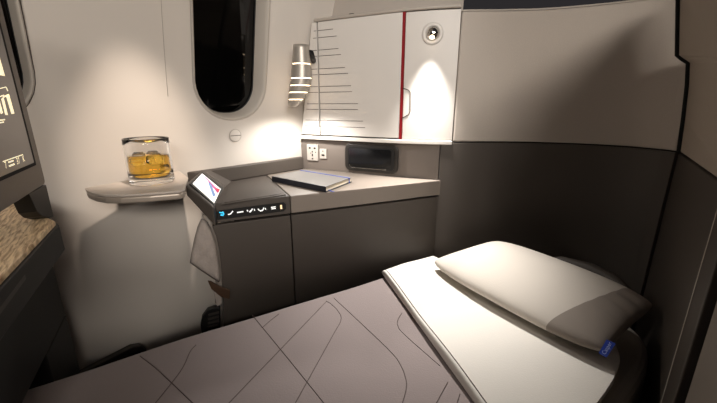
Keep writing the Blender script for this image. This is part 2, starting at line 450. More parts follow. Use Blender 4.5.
# ramp that carries the touch display
lo = lambda P, z: np.array([P[0], P[1], z])
ramp_v = [P1, P2, P4, P3, lo(P1, .832), lo(P2, .80), lo(P4, .737), lo(P3, .737)]
wl = wall_hit(P2[:2], P2[:2] - P1[:2]); w4 = wall_hit(P4[:2], P4[:2] - P3[:2])
ramp_v += [lo(wl, .868), lo(wl, .80), lo(w4, .868), lo(w4, .80)]
mk('wing', ramp_v[:8], [[0, 3, 2, 1], [4, 5, 6, 7], [0, 4, 7, 3], [1, 2, 6, 5], [0, 1, 5, 4], [3, 7, 6, 2]], M_dark, con, bevel=.004)
# slope between the display ramp and the back rim
RIMN = N * (.034 - .008)
wlr, w4r = wl + RIMN, w4 + RIMN
mk('wing_back', [P2, P4, lo(w4r, .80), lo(wlr, .868 - .010), lo(P2, .802), lo(wlr, .802)], [[0, 1, 2, 3], [0, 4, 1], [3, 2, 5], [0, 3, 5, 4], [1, 4, 5, 2]], M_dark, con)
# back rim along the wall
s1 = float((P2[:2] - WP) @ U) - .03; s2 = float((corner - WP) @ U) - .002
RIM = .032
rim = [W(s1, 0, .006)[:2], W(s2, 0, .006)[:2], W(s2 - .002, 0, RIM)[:2], W(s1 + .02, 0, RIM)[:2]]
slab('back_rim', rim, .801, .859, M_dark, con, bevel=.004)
# front panels
def fpanel(name, px, m, off=-.005, th=.02):
    pts = [onfront(*q, off) for q in px]; 
    return extr(name, pts, (-CN[0] * th, -CN[1] * th, 0), m, con, bevel=.002)
zb = .728
p_tl = CA + CD * (tL + .004); p_tr = CA - CD * .002
def vert(P, z, off=-.005): q = P + CN * off; return np.array([q[0], q[1], z])
left = [vert(p_tr, zb), vert(p_tr, .02)] + [onfront(223.5, 330, -.005) * np.array([1, 1, 0]) + np.array([0, 0, .02])] + \
       [onfront(*q, -.005) for q in ((223.5, 330), (223.5, 300), (222, 275), (219.5, 250), (216, 236), (212, 226))] + [vert(p_tl, zb)]
extr('front_panel', left, (-CN[0] * .02, -CN[1] * .02, 0), M_front, con, bevel=.002)
extr('front_panel', [vert(CA + CD * .002, zb), vert(CA + CD * .002, .02), vert(c_end, .02), vert(c_end, zb)], (-CN[0] * .02, -CN[1] * .02, 0), M_front, con, bevel=.002)
extr('backing', [vert(CA + CD * (tL + .06), .735, -.03), vert(CA + CD * (tL + .06), .02, -.03), vert(c_end - CD * .01, .02, -.03), vert(c_end - CD * .01, .735, -.03)], (-CN[0] * .01, -CN[1] * .01, 0), M_gap, con)
# pale curved end post
post = [onfront(*q, -.028) for q in ((206, 214), (211, 228), (216, 248), (219, 272), (219.5, 292), (218.6, 302))]
tube('end_post', post, .013, M_pale, con)
# recess panel under the cabinet
e1 = BD - BDIR * .0; pR = BE + BDIR * .02
rp = [corner + BDIR * .004, pR, pR - BN * .012, corner + BDIR * .004 - BN * .0]
bp = [(corner + BDIR * .006), pR - BDIR * .03]
extr('recess_panel', [(*bp[0], .80), (*bp[1], .80), (*bp[1], .9465), (*bp[0], .9465)], (-BN[0] * .008, -BN[1] * .008, 0), M_back, con)

# control strip with lit icons
def onstrip(x, y): return onfront(x, y, .0)
strip = [onstrip(*q) for q in ((217, 219.8), (215.8, 217.6), (216, 212.6), (218.6, 210.4), (283.5, 202.2), (285.8, 204), (286, 208.6), (283.5, 211.2))]
st = extr('control_strip', strip, (CN[0] * .002, CN[1] * .002, 0), M_black, con, label='black touch control strip with lit icons')
def icon(polys, m):
    V = []; Fc = []
    for poly in polys:
        k = len(V); pts = [onfront(*q, .0026) for q in poly]; V += pts; V += [p - np.array([*CN, 0]) * .0006 for p in pts]; n = len(pts)
        Fc += [list(range(k, k + n)), list(range(k + n, k + 2 * n))[::-1]] + [[k + i, k + (i + 1) % n, k + n + (i + 1) % n, k + n + i] for i in range(n)]
    mk('icon', V, Fc, m, st)
def stroke(a, b_, w=.55):
    a = np.array(a, float); b_ = np.array(b_, float); d = (b_ - a) / np.linalg.norm(b_ - a); n = np.array([-d[1], d[0]]) * w
    return [a + n, b_ + n, b_ - n, a - n]
icon([stroke((219.2, 212.4), (222.5, 213), .6), stroke((222.6, 211.6), (224, 214.6), .6), stroke((220.5, 215), (223.6, 215.2), .7)], M_iconb)
icon([stroke((228, 214.6), (230.5, 214)), stroke((230.5, 214), (233, 211))], M_icon)
icon([stroke((237, 212.6), (243.4, 211.6), .6)], M_icon)
icon([stroke((247, 210), (248, 211.4)), stroke((249.5, 212.2), (251.5, 210.4), .7), stroke((251.5, 210.4), (252.5, 208.6)), stroke((254.2, 209), (254.8, 210.8))], M_icon)
icon([stroke((258, 208.8), (259.5, 210.6)), stroke((260, 211), (263, 210.2), .7), stroke((263, 210), (263.8, 207.6)), stroke((265, 208), (265.8, 209.6))], M_icon)
icon([stroke((271, 207.4), (275.6, 206.8), .5), stroke((271.4, 209), (275.8, 208.4), .5)], M_icon)
icon([stroke((281, 205), (281.4, 209), .9)], M_amber)

# touch display lying in the ramp
rn = np.cross(P4 - P1, P3 - P2); rn /= np.linalg.norm(rn)
if rn[2] < 0: rn = -rn
def onramp(x, y, off=0.0): return onplane(x, y, P1 + rn * off, rn)
fr = [onramp(*q, .001) for q in ((201.6, 172.6), (222.5, 188.5), (213.8, 206), (189, 184.6))]
dp = extr('touch_display', fr, rn * .004, M_black, con, bevel=.001, label='small tilted touch display with a bright white screen')
def on_disp(nm, px, m, o=.0056): return extr(nm, [onramp(*q, o) for q in px], rn * .0006, m, dp)
on_disp('screen', ((202, 173.6), (220.8, 189.2), (214.2, 203), (192.6, 183.6)), M_disp)
on_disp('graphic', ((208, 182), (211, 183.6), (215.6, 195.6), (213, 197)), M_dispb, .0064)
on_disp('graphic', ((203.6, 175.6), (206, 177.6), (218.8, 190.6), (217.6, 193.4)), M_dispp, .0064)
on_disp('graphic', ((215, 187.4), (220, 189.4), (218.4, 192.8)), M_dispr, .0072)

# ---- power outlet, usb plate, small handset screen on the recess panel
bz = np.array([0, 0, 1.0]); bx3 = np.array([*BDIR, 0]); bn3 = np.array([*BN, 0])
def plate_geo(px0, py0, px1, py1):
    a = onback(px0, py0, .003); b_ = onback(px1, py1, .003); c = (a + b_) / 2
    return c, abs((b_ - a) @ bx3) / 2, abs(b_[2] - a[2]) / 2
def rplate(name, c, hw, hh, r, th, m, parent, off=0.0, n=5, **k):
    pts = [c + bx3 * x + bz * y + bn3 * off for x, y in rrect(hw, hh, r, n)]
    return extr(name, pts, bn3 * th, m, parent, **k)
c, hw, hh = plate_geo(307.5, 144, 318.8, 160.6)
t = thing('power_outlet', 'universal power socket plate on the recess panel below the cabinet', 'power outlet', c - bz * hh)
rplate('plate', c, hw, hh, .004, .006, M_plate, t, .001)
for x, y, rw, rh in ((-.45, .55, .0055, .004), (.45, .55, .0055, .004), (0, .1, .003, .004), (-.3, -.08, .003, .0016), (.62, .05, .0025, .0025), (0, -.32, .003, .006), (0, -.78, .0045, .003)):
    rplate('socket_hole', c + bx3 * x * hw + bz * y * hh, rw, rh, min(rw, rh) * .9, .0012, M_black, t, .007, 3)
c, hw, hh = plate_geo(320.2, 148.5, 327, 158.6)
t = thing('usb_port', 'small usb charging plate beside the power socket', 'usb port', c - bz * hh)
rplate('plate', c, hw, hh, .003, .005, M_plate, t, .001)
rplate('port', c - bz * hh * .3, hw * .42, hh * .16, .001, .0012, M_black, t, .006, 2)
rplate('indicator', c + bz * hh * .55, hw * .15, hw * .15, hw * .14, .0012, M_black, t, .006, 3)
c, hw, hh = plate_geo(346, 142.5, 398.5, 171.5)
hh = .061; c = np.array([c[0], c[1], .802 + .0715])
t = thing('handset_screen', 'dark handset with rounded black frame set in the recess panel', 'handset', c - bz * hh)
rplate('frame', c, hw, hh, .026, .012, mat('handset_frame', (42, 39, 36), .35), t, .001, 8, bevel=.003)
rplate('inner_frame', c, hw * .87, hh * .80, .018, .003, M_black, t, .0132, 8)
rplate('screen', c - bx3 * hw * .03, hw * .79, hh * .68, .010, .001, M_screen, t, .0164, 6)
tube('edge_highlight', [c + bn3 * .0172 + bx3 * x * hw - bz * hh * y for x, y in ((-.80, .52), (-.78, .68), (-.70, .755), (.5, .755), (.6, .74))], .0012, M_chrome, t, n=6)  # chrome tube standing in for a highlight along the lower left edge

# ================================================================== STORAGE CABINET
ZB, ZT = .957, 1.447
pl0, zl0 = onface(300.3, 137); pl1, zl1 = onface(310.5, 23)
cab = thing('storage_cabinet', 'cream wall cabinet with red-edged door and slotted side under a rounded top', 'cabinet', (*Hd(380, -.08), ZB))
def left_px(z): return pl0 + 1.2 + (pl1 - pl0) * (z - ZB) / (ZT - ZB)
def skew_strip(name, la, pb, z0, z1, m, off0, off1, n=8, **k):
    V = []; Fc = []
    for i in range(n):
        t_ = i / (n - 1)
        pa0 = la(z0) if callable(la) else la; pa1 = la(z1) if callable(la) else la
        x0 = pa0 + (pb - pa0) * t_; x1 = pa1 + (pb - pa1) * t_
        V += [(*Hd(x0, off0), z0), (*Hd(x1, off0), z1), (*Hd(x1, off1), z1), (*Hd(x0, off1), z0)]
    for i in range(n - 1):
        for j in range(4): Fc.append([4 * i + j, 4 * i + (j + 1) % 4, 4 * i + 4 + (j + 1) % 4, 4 * i + 4 + j])
    Fc += [[0, 1, 2, 3], [4 * n - 1, 4 * n - 2, 4 * n - 3, 4 * n - 4]]
    return mk(name, V, Fc, m, cab, **k)
PX_S = 322.3
skew_strip('side_panel', left_px, PX_S - .75, ZB + .012, ZT - .004, M_white, 0, -.018, bevel=.002)
door = skew_strip('door', PX_S + .75, 398.9, ZB + .012, ZT - .004, M_white, 0, -.018, n=16, bevel=.002)
skew_strip('red_edge', 399.0, 401.3, ZB + .002, ZT - .004, M_red, .001, -.018, n=3)
skew_strip('end_panel', 401.5, 452.0, ZB + .008, ZT - .006, M_white, 0, -.018, n=14, bevel=.003)
skew_strip('bottom_ledge', left_px, 452.0, ZB - .010, ZB + .006, M_white, .006, -.06, n=18, bevel=.003)
skew_strip('top_cap', lambda z: left_px(z) + 2.2, 452.0, ZT - .003, ZT + .010, M_cap, .006, -.022, n=18, bevel=.004)
skew_strip('shadow_gap', lambda z: left_px(z) + .4, 451.5, ZB + .007, ZT - .003, M_gap, -.012, -.02, n=18)
# body behind the face
def body_loop(z):
    l = left_px(z); a = [Hd(p, -.021) for p in np.linspace(l + 1.5, 451, 8)]
    q = W(0, z, .012)[:2]; s_ = (a[0] - q) @ U
    wb = W(s_ + .16, z, .014)[:2]
    return [(*p, z) for p in a] + [(*(Hd(451, -.021) + (Hd(430, -.12) - Hd(430, -.021))), z), (*wb, z)]
prism('body', body_loop(ZB + .004), body_loop(ZT - .004), M_white, cab)
frame_box('latch', (*Hd(352, -.03), ZT + .015), (.012 * .9, -.012 * .43, 0), (.006 * .43, .006 * .9, 0), (0, 0, .005), M_black, cab, bevel=.003)
# slots: pairs of thin dark lines across the side panel and the door edge
for py, xr in ((29, 333), (36, 336.5), (48.5, 338.5), (54.5, 341), (67.5, 345), (73.3, 348), (85.7, 351), (91.7, 352), (103.7, 358), (109.6, 358), (121.2, 363), (127.6, 365)):
    pe, z = onface(xr, py); l = left_px(z) + 3.0
    for a, b_ in ((l, PX_S - .8), (PX_S + .8, pe)):
        skew_strip('slot', a, b_, z - .0011, z + .0011, M_line, .0006, -.004, n=5)
hp = [onface(*q) for q in ((402.8, 88.2), (408.6, 90), (410.4, 92.5), (410.2, 111.5), (408.4, 114.6), (401.6, 118.4))]
tube('handle', [(*Hd(p, .0005), z) for p, z in hp], .0016, M_line, cab, n=6)

# ---- reading light in the cabinet
lp_, lz = onface(432.6, 33.8); LC = Hd(lp_); LNn = Hd(lp_, 1) - Hd(lp_, 0)
ln3 = np.array([LNn[0], LNn[1], 0.0]); lc3 = np.array([LC[0], LC[1], lz])
rl = thing('reading_light', 'round chrome eyeball reading light on the cabinet end panel', 'reading light', lc3)
ax = Vector(ln3.tolist())
lathe('bezel', [(.026, .0005), (.026, .008), (.036, .006), (.040, .001), (.040, .0)], lc3, M_white, rl, axis=ax)
pr = [(.0245 * math.cos(a), .002 + .021 * math.sin(a)) for a in np.linspace(0, math.pi / 2 * .96, 9)]
lathe('eyeball', pr, lc3, M_chrome, rl, axis=ax, caps=(True, True))
lens_c = lc3 + ln3 * .020 + np.array([0, 0, -.014])
lathe('lens', [(.009, 0), (.009, .003), (.001, .005)], lens_c, M_glow, rl, axis=Vector((ln3 * .5 + np.array([0, 0, -1.0])).tolist()), n=16)
RLP = lens_c + ln3 * .021 + np.array([0, 0, -.012])
tgt = RLP + ln3 * .27 + np.array([-.03, 0, -1.0])
lamp('reading_spot', 'SPOT', RLP, 56.0, WARM, .014, target=tgt, spot=82, blend=.9)

# ================================================================== WALL LAMP (stacked shade segments with lit gaps)
k = .92
def lampP(x, y):
    s_, z_ = onwall(300, 75); base = W(s_, z_)
    d = ray(300, 75); P = CAM + (base - CAM) * k
    dd = ray(x, y); fwd = np.array([ray(300, 75)[0], ray(300, 75)[1], 0]); fwd /= np.linalg.norm(fwd)
    return CAM + dd * ((fwd @ (P - CAM)) / (fwd @ dd))
wl_ = thing('wall_lamp', 'brushed steel reading lamp with glowing slits beside the cabinet', 'lamp', lampP(298, 107))
fw = ray(300, 75)[:2]; fw = fw / np.linalg.norm(fw); rt = np.array([fw[1], -fw[0]])
ed = [(45, 293.2, 308.6), (55, 292.6, 309.6), (64.4, 291.9, 311), (72, 291.2, 311.8), (79, 290.4, 312), (86, 289.6, 310.8), (93, 288.8, 308), (100, 288, 303.4), (104, 287.8, 299.6), (107, 289.4, 296)]
EY = [e_[0] for e_ in ed]
def cut(y): return np.interp(y, EY, [e_[1] for e_ in ed]), np.interp(y, EY, [e_[2] for e_ in ed])
def lamp_ring(y, n=28, shrink=0.0):
    l, r = cut(y); a = lampP(l, y); b_ = lampP(r, y); c_ = (a + b_) / 2; R = np.linalg.norm(b_ - a) / 2 - shrink
    dep = min(R * 1.0, .048)
    return [np.array([c_[0] + rt[0] * R * math.cos(q) + fw[0] * dep * math.sin(q), c_[1] + rt[1] * R * math.cos(q) + fw[1] * dep * math.sin(q), c_[2]]) for q in np.linspace(0, 2 * math.pi, n, endpoint=False)]
cuts = [45, 64.4, 78.6, 85.8, 92.6, 99.6, 107]
def shell(name, ys, m, cap_top=False, cap_bot=False, shrink=0.0):
    n = 28; V = []; Fc = []
    for y in ys: V += lamp_ring(y, n, shrink)
    for i in range(len(ys) - 1):
        for j in range(n): Fc.append([i * n + j, i * n + (j + 1) % n, (i + 1) * n + (j + 1) % n, (i + 1) * n + j])
    if cap_top: Fc.append(list(range(n)))
    if cap_bot: Fc.append(list(range((len(ys) - 1) * n, len(ys) * n)))
    o = mk(name, V, Fc, m, wl_, smooth=True)
    return o
for i in range(len(cuts) - 1):
    a, b_ = cuts[i] + (.35 if i else 0), cuts[i + 1] - (.35 if i < len(cuts) - 2 else 0)
    shell('shade_segment', list(np.linspace(a, b_, 6)), M_shade, cap_top=(i == 0), cap_bot=(i == len(cuts) - 2))
shell('diffuser', list(np.linspace(62, 101, 10)), M_glow, True, True, shrink=.004)
br0 = lampP(309, 60); br1 = np.array([*(Hd(left_px(1.29) + 6, .004)), 1.29])
tube('bracket', [lampP(305, 52) , lampP(311, 53), br1], .012, M_black, wl_, n=10)
lo_ = lampP(296, 112) + np.array([*rt, 0]) * .03
lamp('wall_lamp_bulb', 'SPOT', lo_ + np.array([*(-fw * .035), .0]), 7.0, WARM, .02, target=lo_ + np.array([.02, -.06, -1.0]), spot=168, blend=.6)

# ================================================================== TRAY TABLE + GLASS
ZT_ = .868
tp = [(84.6, 188), (86, 190.3), (93, 193), (104, 194.8), (120, 195), (150, 193.2), (180, 190.8), (184.6, 189)]
front = [onz(*q, ZT_)[:2] for q in tp]
backR = wall_hit(onz(189, 172, ZT_)[:2], U * 0 + N, .006); 
sb0 = float((front[0] - WP) @ U); 
sbl = W(sb0 + .004, 0, .006)[:2]
back = [W(float((onz(189, 172, ZT_)[:2] - WP) @ U) - .012, 0, .006)[:2]]

right_in = P1[:2] + (P2[:2] - P1[:2]) * .5 - U * .016
poly = front + [right_in - U * .004] + back
tray = thing('tray_table', 'pale grey cocktail tray with a metal edge fixed to the window wall', 'tray', (*np.mean(front, axis=0), .84))
slab('tray_top', poly, ZT_ - .006, ZT_, M_tray, tray, bevel=.002)
cen = np.mean(poly, axis=0)
slab('edge_band', [cen + (p - cen) * .988 for p in poly], ZT_ - .026, ZT_ - .0065, M_trayedge, tray, bevel=.006, seg=3)

GP = onz(152.8, 182.2, ZT_)
fwd3 = np.array([0, math.cos(PITCH), -math.sin(PITCH)])
sc = F / (fwd3 @ (GP - CAM)); GR = 20.8 / sc
gd = ray(148, 138); GH = float(CAM[2] + gd[2] * math.hypot(GP[0], GP[1]) / math.hypot(gd[0], gd[1]) - ZT_)
base = np.array([GP[0], GP[1], ZT_ + .0006])
R0, R1 = GR * .95, GR * .95; wt = GR * .07; bt = GH * .14
def rad(h): return R0 + (R1 - R0) * h / GH
lathe_prof = [(R0 * .5, 0), (R0 * .93, 0), (R0, .004)] + [(rad(h), h) for h in np.linspace(.008, GH - .001, 8)] + [(rad(GH) - wt * .5, GH)] + \
             [(rad(h) - wt, h) for h in np.linspace(GH - .002, bt + .006, 8)] + [(rad(bt) - wt - .006, bt), (R0 * .4, bt - .001)]
gl = lathe('whisky_glass', lathe_prof, base, M_glass, n=48, caps=(True, True))
tag(gl, 'thick-based clear whisky tumbler standing on the cocktail tray', 'glass')
lv = GH * .62
liq = [(R0 * .4, bt + .0006), (rad(bt) - wt - .0065, bt + .0006)] + [(rad(h) - wt - .0005, h) for h in np.linspace(bt + .0065, lv, 5)]
lq = lathe('whisky', liq, base, M_whisky, n=48, caps=(True, True)); tag(lq, 'amber whisky filling the lower half of the tumbler', 'drink')
for i, (dx, dy, dz, sz, rz, rx) in enumerate(((-.26, -.30, .56, .50, .5, .25), (.36, -.1, .53, .46, 1.1, -.3), (-.05, .42, .55, .48, .2, .4), (.50, .12, .30, .34, .8, .5))):
    h = sz * GR * .5
    m4 = Matrix.Rotation(rz, 4, 'Z') @ Matrix.Rotation(rx, 4, 'X')
    me = bpy.data.meshes.new('ice_cube'); bm = bmesh.new(); bmesh.ops.create_cube(bm, size=2 * h, matrix=m4)
    bmesh.ops.bevel(bm, geom=bm.edges[:], offset=h * .22, segments=2, affect='EDGES'); bm.to_mesh(me); bm.free()
    me.transform(Matrix.Translation(Vector((base + np.array([dx * GR, dy * GR, dz * GH])).tolist())))
    tag(link('ice_cube', me, M_ice, smooth=False), 'clear ice cube floating in the tumbler of whisky', 'ice cube', 'ice cubes in the whisky tumbler')
lamp('tray_spot', 'SPOT', L3 + np.array([0, 0, -.012]), 62.0, (1.0, .85, .72), .02, target=W(-.66, .90), spot=27, blend=.9)
lamp('cabin_fill_spot', 'SPOT', (.05, .35, 1.95), 20.0, (1.0, .97, .94), .06, target=(-.03, 1.6, 1.10), spot=58, blend=.8)  # second spot is added fill for wall and cabinet, without a fixture

# ================================================================== NOTEBOOK
NZ0, NZ1 = .8006, .822
nb = [onz(*q, NZ1)[:2] for q in ((272, 176.2), (326, 186.6), (352, 177), (304.5, 169.6))]
nt_ = thing('notebook', 'closed hardback notebook with navy spine and blue ribbon on the countertop', 'notebook', (*np.mean(nb, axis=0), NZ0))
cn = np.mean(nb, axis=0)
slab('cover', nb, NZ1 - .0028, NZ1, M_book, nt_, bevel=.001, label='top cover with its glare painted grey')
slab('back_cover', nb, NZ0, NZ0 + .0028, M_navy, nt_, bevel=.001)
slab('pages', [cn + (p - cn) * .965 for p in nb], NZ0 + .003, NZ1 - .003, M_page, nt_)
d01 = nb[1] - nb[0]; inn = (nb[3] - nb[0]) / np.linalg.norm(nb[3] - nb[0])
slab('spine', [nb[0] - inn * .002, nb[1] - inn * .002, nb[1] + inn * .0005, nb[0] + inn * .0005], NZ0, NZ1 + .0004, M_navy, nt_, bevel=.001)
ra = nb[3] + (nb[0] - nb[3]) * .13; rb = nb[2] + (nb[1] - nb[2]) * .13
ou = (rb - ra) / np.linalg.norm(rb - ra); wd = inn * .0035
def flat_ribbon(name, pts, wv, m, parent, th=.0007):
    V = []; Fc = []
    for p in pts:
        p = np.array(p, float); V += [p - wv, p + wv, p + wv + np.array([0, 0, th]), p - wv + np.array([0, 0, th])]
    for i in range(len(pts) - 1):
        for j in range(4): Fc.append([4*i+j, 4*i+(j+1) % 4, 4*i+4+(j+1) % 4, 4*i+4+j])
    Fc += [[0, 1, 2, 3], [4*len(pts)-1, 4*len(pts)-2, 4*len(pts)-3, 4*len(pts)-4]]
    return mk(name, V, Fc, m, parent)
w3 = np.array([*wd, 0])
flat_ribbon('elastic_band', [(*(ra - ou * .001), NZ0 + .001), (*(ra - ou * .001), NZ1 + .0002), (*(rb + ou * .001), NZ1 + .0002), (*(rb + ou * .001), NZ0 + .001)], w3, M_ribbon, nt_)
m1 = nb[1] + (nb[2] - nb[1]) * .12
flat_ribbon('ribbon', [(*(m1 - ou * .01), NZ0 + .0032), (*(m1 + ou * .004), NZ0 + .0032), (*(m1 + ou * .007), NZ0 + .0004), (*(m1 + ou * .022), NZ0 + .0002)], w3 * .7, M_ribbon, nt_)

# ================================================================== ROUND WALL CAP
sc_, zc_ = onwall(235.2, 135.5, .001); cc = W(sc_, zc_, .0015)
zu = (W(sc_, zc_ + .02) - W(sc_, zc_ - .02)); zu /= np.linalg.norm(zu); su = np.array([U[0], U[1], 0]); nn = np.cross(su, zu)
if nn[:2] @ N < 0: nn = -nn
cap = thing('inspection_cover', 'small round slotted cover on the wall below the window', 'cover', cc)
lathe('ring', [(.0262, 0), (.0262, .0016), (.0242, .0016), (.0242, .0)], cc, M_cap, cap, axis=Vector(nn.tolist()), n=36)
lathe('disc', [(.0240, 0), (.0240, .0012), (.0225, .002)], cc, M_wall, cap, axis=Vector(nn.tolist()), n=36, caps=(True, True))
frame_box('slot', cc + nn * .0024, su * .0225, zu * .0012, nn * .0005, M_line, cap)

# ================================================================== POUCH, STRAP, VENTS
def puff_px(name, px, planefn, th, m, parent=None, rings=6, n=48, wob=0.0, **k):
    P = [np.array(planefn(*q)) for q in px]; c_ = np.mean(P, axis=0)
    # resample closed outline
    L = [0]; Q = P + [P[0]]
    for i in range(len(P)): L.append(L[-1] + np.linalg.norm(Q[i + 1] - Q[i]))
    out = []
    for i in range(n):
        d = L[-1] * i / n; j = max(0, int(np.searchsorted(L, d, side='right') - 1)); t_ = (d - L[j]) / (L[j + 1] - L[j]); out.append(Q[j] * (1 - t_) + Q[j + 1] * t_)
    nrm = np.cross(out[0] - c_, out[n // 4] - c_); nrm /= np.linalg.norm(nrm)
    if nrm @ (CAM - c_) < 0: nrm = -nrm
    V = []; Fc = []
    for sgn in (1, -1):
        b0 = len(V)
        for r in range(rings):
            f_ = 1 - r / rings; h = th * math.sqrt(max(0, 1 - f_ ** 3)) * sgn
            for i, p in enumerate(out):
                q = c_ + (p - c_) * f_; V.append(q + nrm * (h + (wob * (math.sin((q - c_) @ np.array([95., 60., 75.]) + 1.0) + .8 * math.sin((q - c_) @ np.array([-150., 40., 130.]))) * (1 - f_ ** 4) if sgn > 0 else 0)))
        V.append(c_ + nrm * th * sgn); ci = len(V) - 1
        for r in range(rings - 1):
            for i in range(n): Fc.append([b0 + r * n + i, b0 + r * n + (i + 1) % n, b0 + (r + 1) * n + (i + 1) % n, b0 + (r + 1) * n + i])
        for i in range(n): Fc.append([b0 + (rings - 1) * n + i, b0 + (rings - 1) * n + (i + 1) % n, ci])
    me = bpy.data.meshes.new(name); bm = bmesh.new(); vs = [bm.verts.new(v.tolist()) for v in V]
    for f_ in Fc: bm.faces.new([vs[i] for i in f_])
    bmesh.ops.remove_doubles(bm, verts=bm.verts, dist=1e-5); bm.to_mesh(me); bm.free()
    return link(name, me, m, parent, smooth=True, **k)
pf = lambda x, y: onfront(x, y, .012)
pt = pf(203, 220)
pouch = thing('cloth_pouch', 'crumpled grey cloth pouch with brown strap hanging below the console end', 'pouch', pt - np.array([0, 0, .17]))
puff_px('cloth', ((201, 219), (205, 219), (210.5, 227), (215, 240), (218.2, 258), (219.6, 273), (219.6, 283), (211, 277.5), (202, 271.5), (189.8, 263), (191.4, 252), (194.4, 238), (197.6, 226)), pf, .013, M_cloth, pouch, wob=.0025)
extr('strap', [onfront(*q, .010) for q in ((207.6, 280), (211, 280.6), (221, 286.4), (230, 289.6), (229.4, 298.6), (221, 296.4), (211.4, 288.6))], np.array([*CN, 0]) * .006, M_brown, pouch, bevel=.002)
extr('lower_flap', [onfront(*q, .004) for q in ((212, 286), (221, 291), (222, 303), (217, 306))], np.array([*CN, 0]) * .005, M_cloth, pouch, bevel=.002)
vf = lambda x, y: onfront(x, y, -.02)
vt = thing('air_vent', 'small black slatted air vent at the foot of the console', 'vent', vf(212, 345))
extr('frame', [vf(*q) for q in ((204, 345), (200.6, 326), (202.4, 317), (207.6, 310), (214, 307.6), (220.5, 307.6), (220.5, 345))], np.array([*CN, 0]) * -.02, M_black, vt, bevel=.003)
for i in range(6):
    y = 312.4 + 4.1 * i
    extr('slat', [onfront(*q, -.0195) for q in ((208 - .2 * i, y + 1.6), (219, y - 1.4), (219.3, y + .2), (208.6 - .2 * i, y + 3.2))], np.array([*CN, 0]) * .005, M_pale if False else M_vent, vt)
def wq(x, y, off): s_, z_ = onwall(x, y, off); return W(s_, z_, off)
fv = thing('floor_grille', 'low dark return air grille at the base of the window wall', 'vent', wq(115, 380, .02))
extr('frame', [wq(*q, .03) for q in ((80, 374), (108, 359.5), (132, 347), (141, 345.6), (146.6, 349.5), (148.4, 357), (150, 375), (80, 400))], np.array([*N, 0]) * -.027, M_vent, fv, bevel=.006, seg=3)
for a, b_ in (((94, 370.8), (117, 360)), ((119, 359.2), (140, 350.6))):
    extr('slot', [wq(*q, .0312) for q in (a, b_, (b_[0] + 1.5, b_[1] + 3.4), (a[0] + 1.5, a[1] + 3.2))], np.array([*N, 0]) * -.001, M_gap, fv)

# ================================================================== SEAT-FRONT MONITOR AND LEDGE
MN = np.array([.882, .471]); MD = np.array([.471, -.882]); 
def onM(x, y, d=-.263): p = MN * d; return onplane(x, y, (p[0], p[1], 0), (MN[0], MN[1], 0))
mbr = onM(46, 183.5); mn3 = np.array([*MN, 0]); md3 = np.array([*MD, 0])
mon = thing('monitor', 'wide grey-framed seat monitor showing pale graphics above the oak ledge', 'monitor', mbr + md3 * .2)
MZ0 = mbr[2]; MZ1 = max(onM(0, 2)[2] + .03, MZ0 + .30); MW = .40
def mpl(name, d0, d1, z0, z1, r, m, off, th, parent, **k):
    c_ = mbr + md3 * (d0 + d1) / 2; c_ = np.array([c_[0], c_[1], (z0 + z1) / 2])
    pts = [c_ + md3 * x + bz * y + mn3 * off for x, y in rrect(abs(d1 - d0) / 2, (z1 - z0) / 2, r, 5)]
    return extr(name, pts, mn3 * th, m, parent, **k)
mpl('body', 0, MW, MZ0, MZ1, .010, M_moni, -.03, .03, mon, bevel=.003)
sbr = onM(35.2, 165); sd0 = float((sbr - mbr) @ md3); sz0 = float(sbr[2])
mpl('bezel', sd0, MW - sd0, sz0, MZ1 - .02, .004, M_gap, .0005, .0015, mon)
scr = mpl('screen', sd0 + .013, MW - sd0 - .013, sz0 + .007, MZ1 - .026, .002, M_monscr, .0022, .0006, mon)
def onS(x, y): return onM(x, y, -.263 + .0032)
def gfx(polys):
    V = []; Fc = []
    for poly in polys:
        k_ = len(V); pts = [onS(*q) for q in poly]; V += pts; V += [p - mn3 * .0003 for p in pts]; n = len(pts)
        Fc += [list(range(k_, k_ + n)), list(range(k_ + n, k_ + 2 * n))[::-1]] + [[k_ + i, k_ + (i + 1) % n, k_ + n + (i + 1) % n, k_ + n + i] for i in range(n)]
    mk('graphic', V, Fc, M_mongfx, scr)
gfx([((-6, 52), (-1, 55), (5, 76), (-6, 74))])
gfx([stroke((-6, 90), (6, 87), .4), stroke((6, 87), (8, 91), .4), stroke((-6, 99), (4, 95), .4)])
gfx([((1.5, 99), (3.5, 97), (8, 115), (5.5, 115)), ((6, 95), (9, 94), (14.5, 113.5), (11.6, 114)), ((-3, 101), (-.5, 100), (3, 113), (1, 114)), stroke((3, 97), (9, 95), .8)])
gfx([stroke((-4, 121), (5, 119.5), .6), stroke((-4, 123.4), (4, 122), .6)])
gfx([stroke((3, 161.6), (23, 154.6), .45)])
e_r = onS(24, 157) - onS(4, 164); e_r = e_r - bz * e_r[2]; e_r /= np.linalg.norm(e_r)
gfx([stroke((8.4, 162.4), (13.6, 160.6), .7), stroke((9.2, 166.2), (14.6, 164), .8)])
for s_, x_, y_ in (('7', 5.8, 165.4), ('37', 18.2, 161.2), ('K', 23.6, 159)):
    text_mesh('lettering', s_, onS(x_, y_), e_r, bz, .0165, M_mongfx, scr)
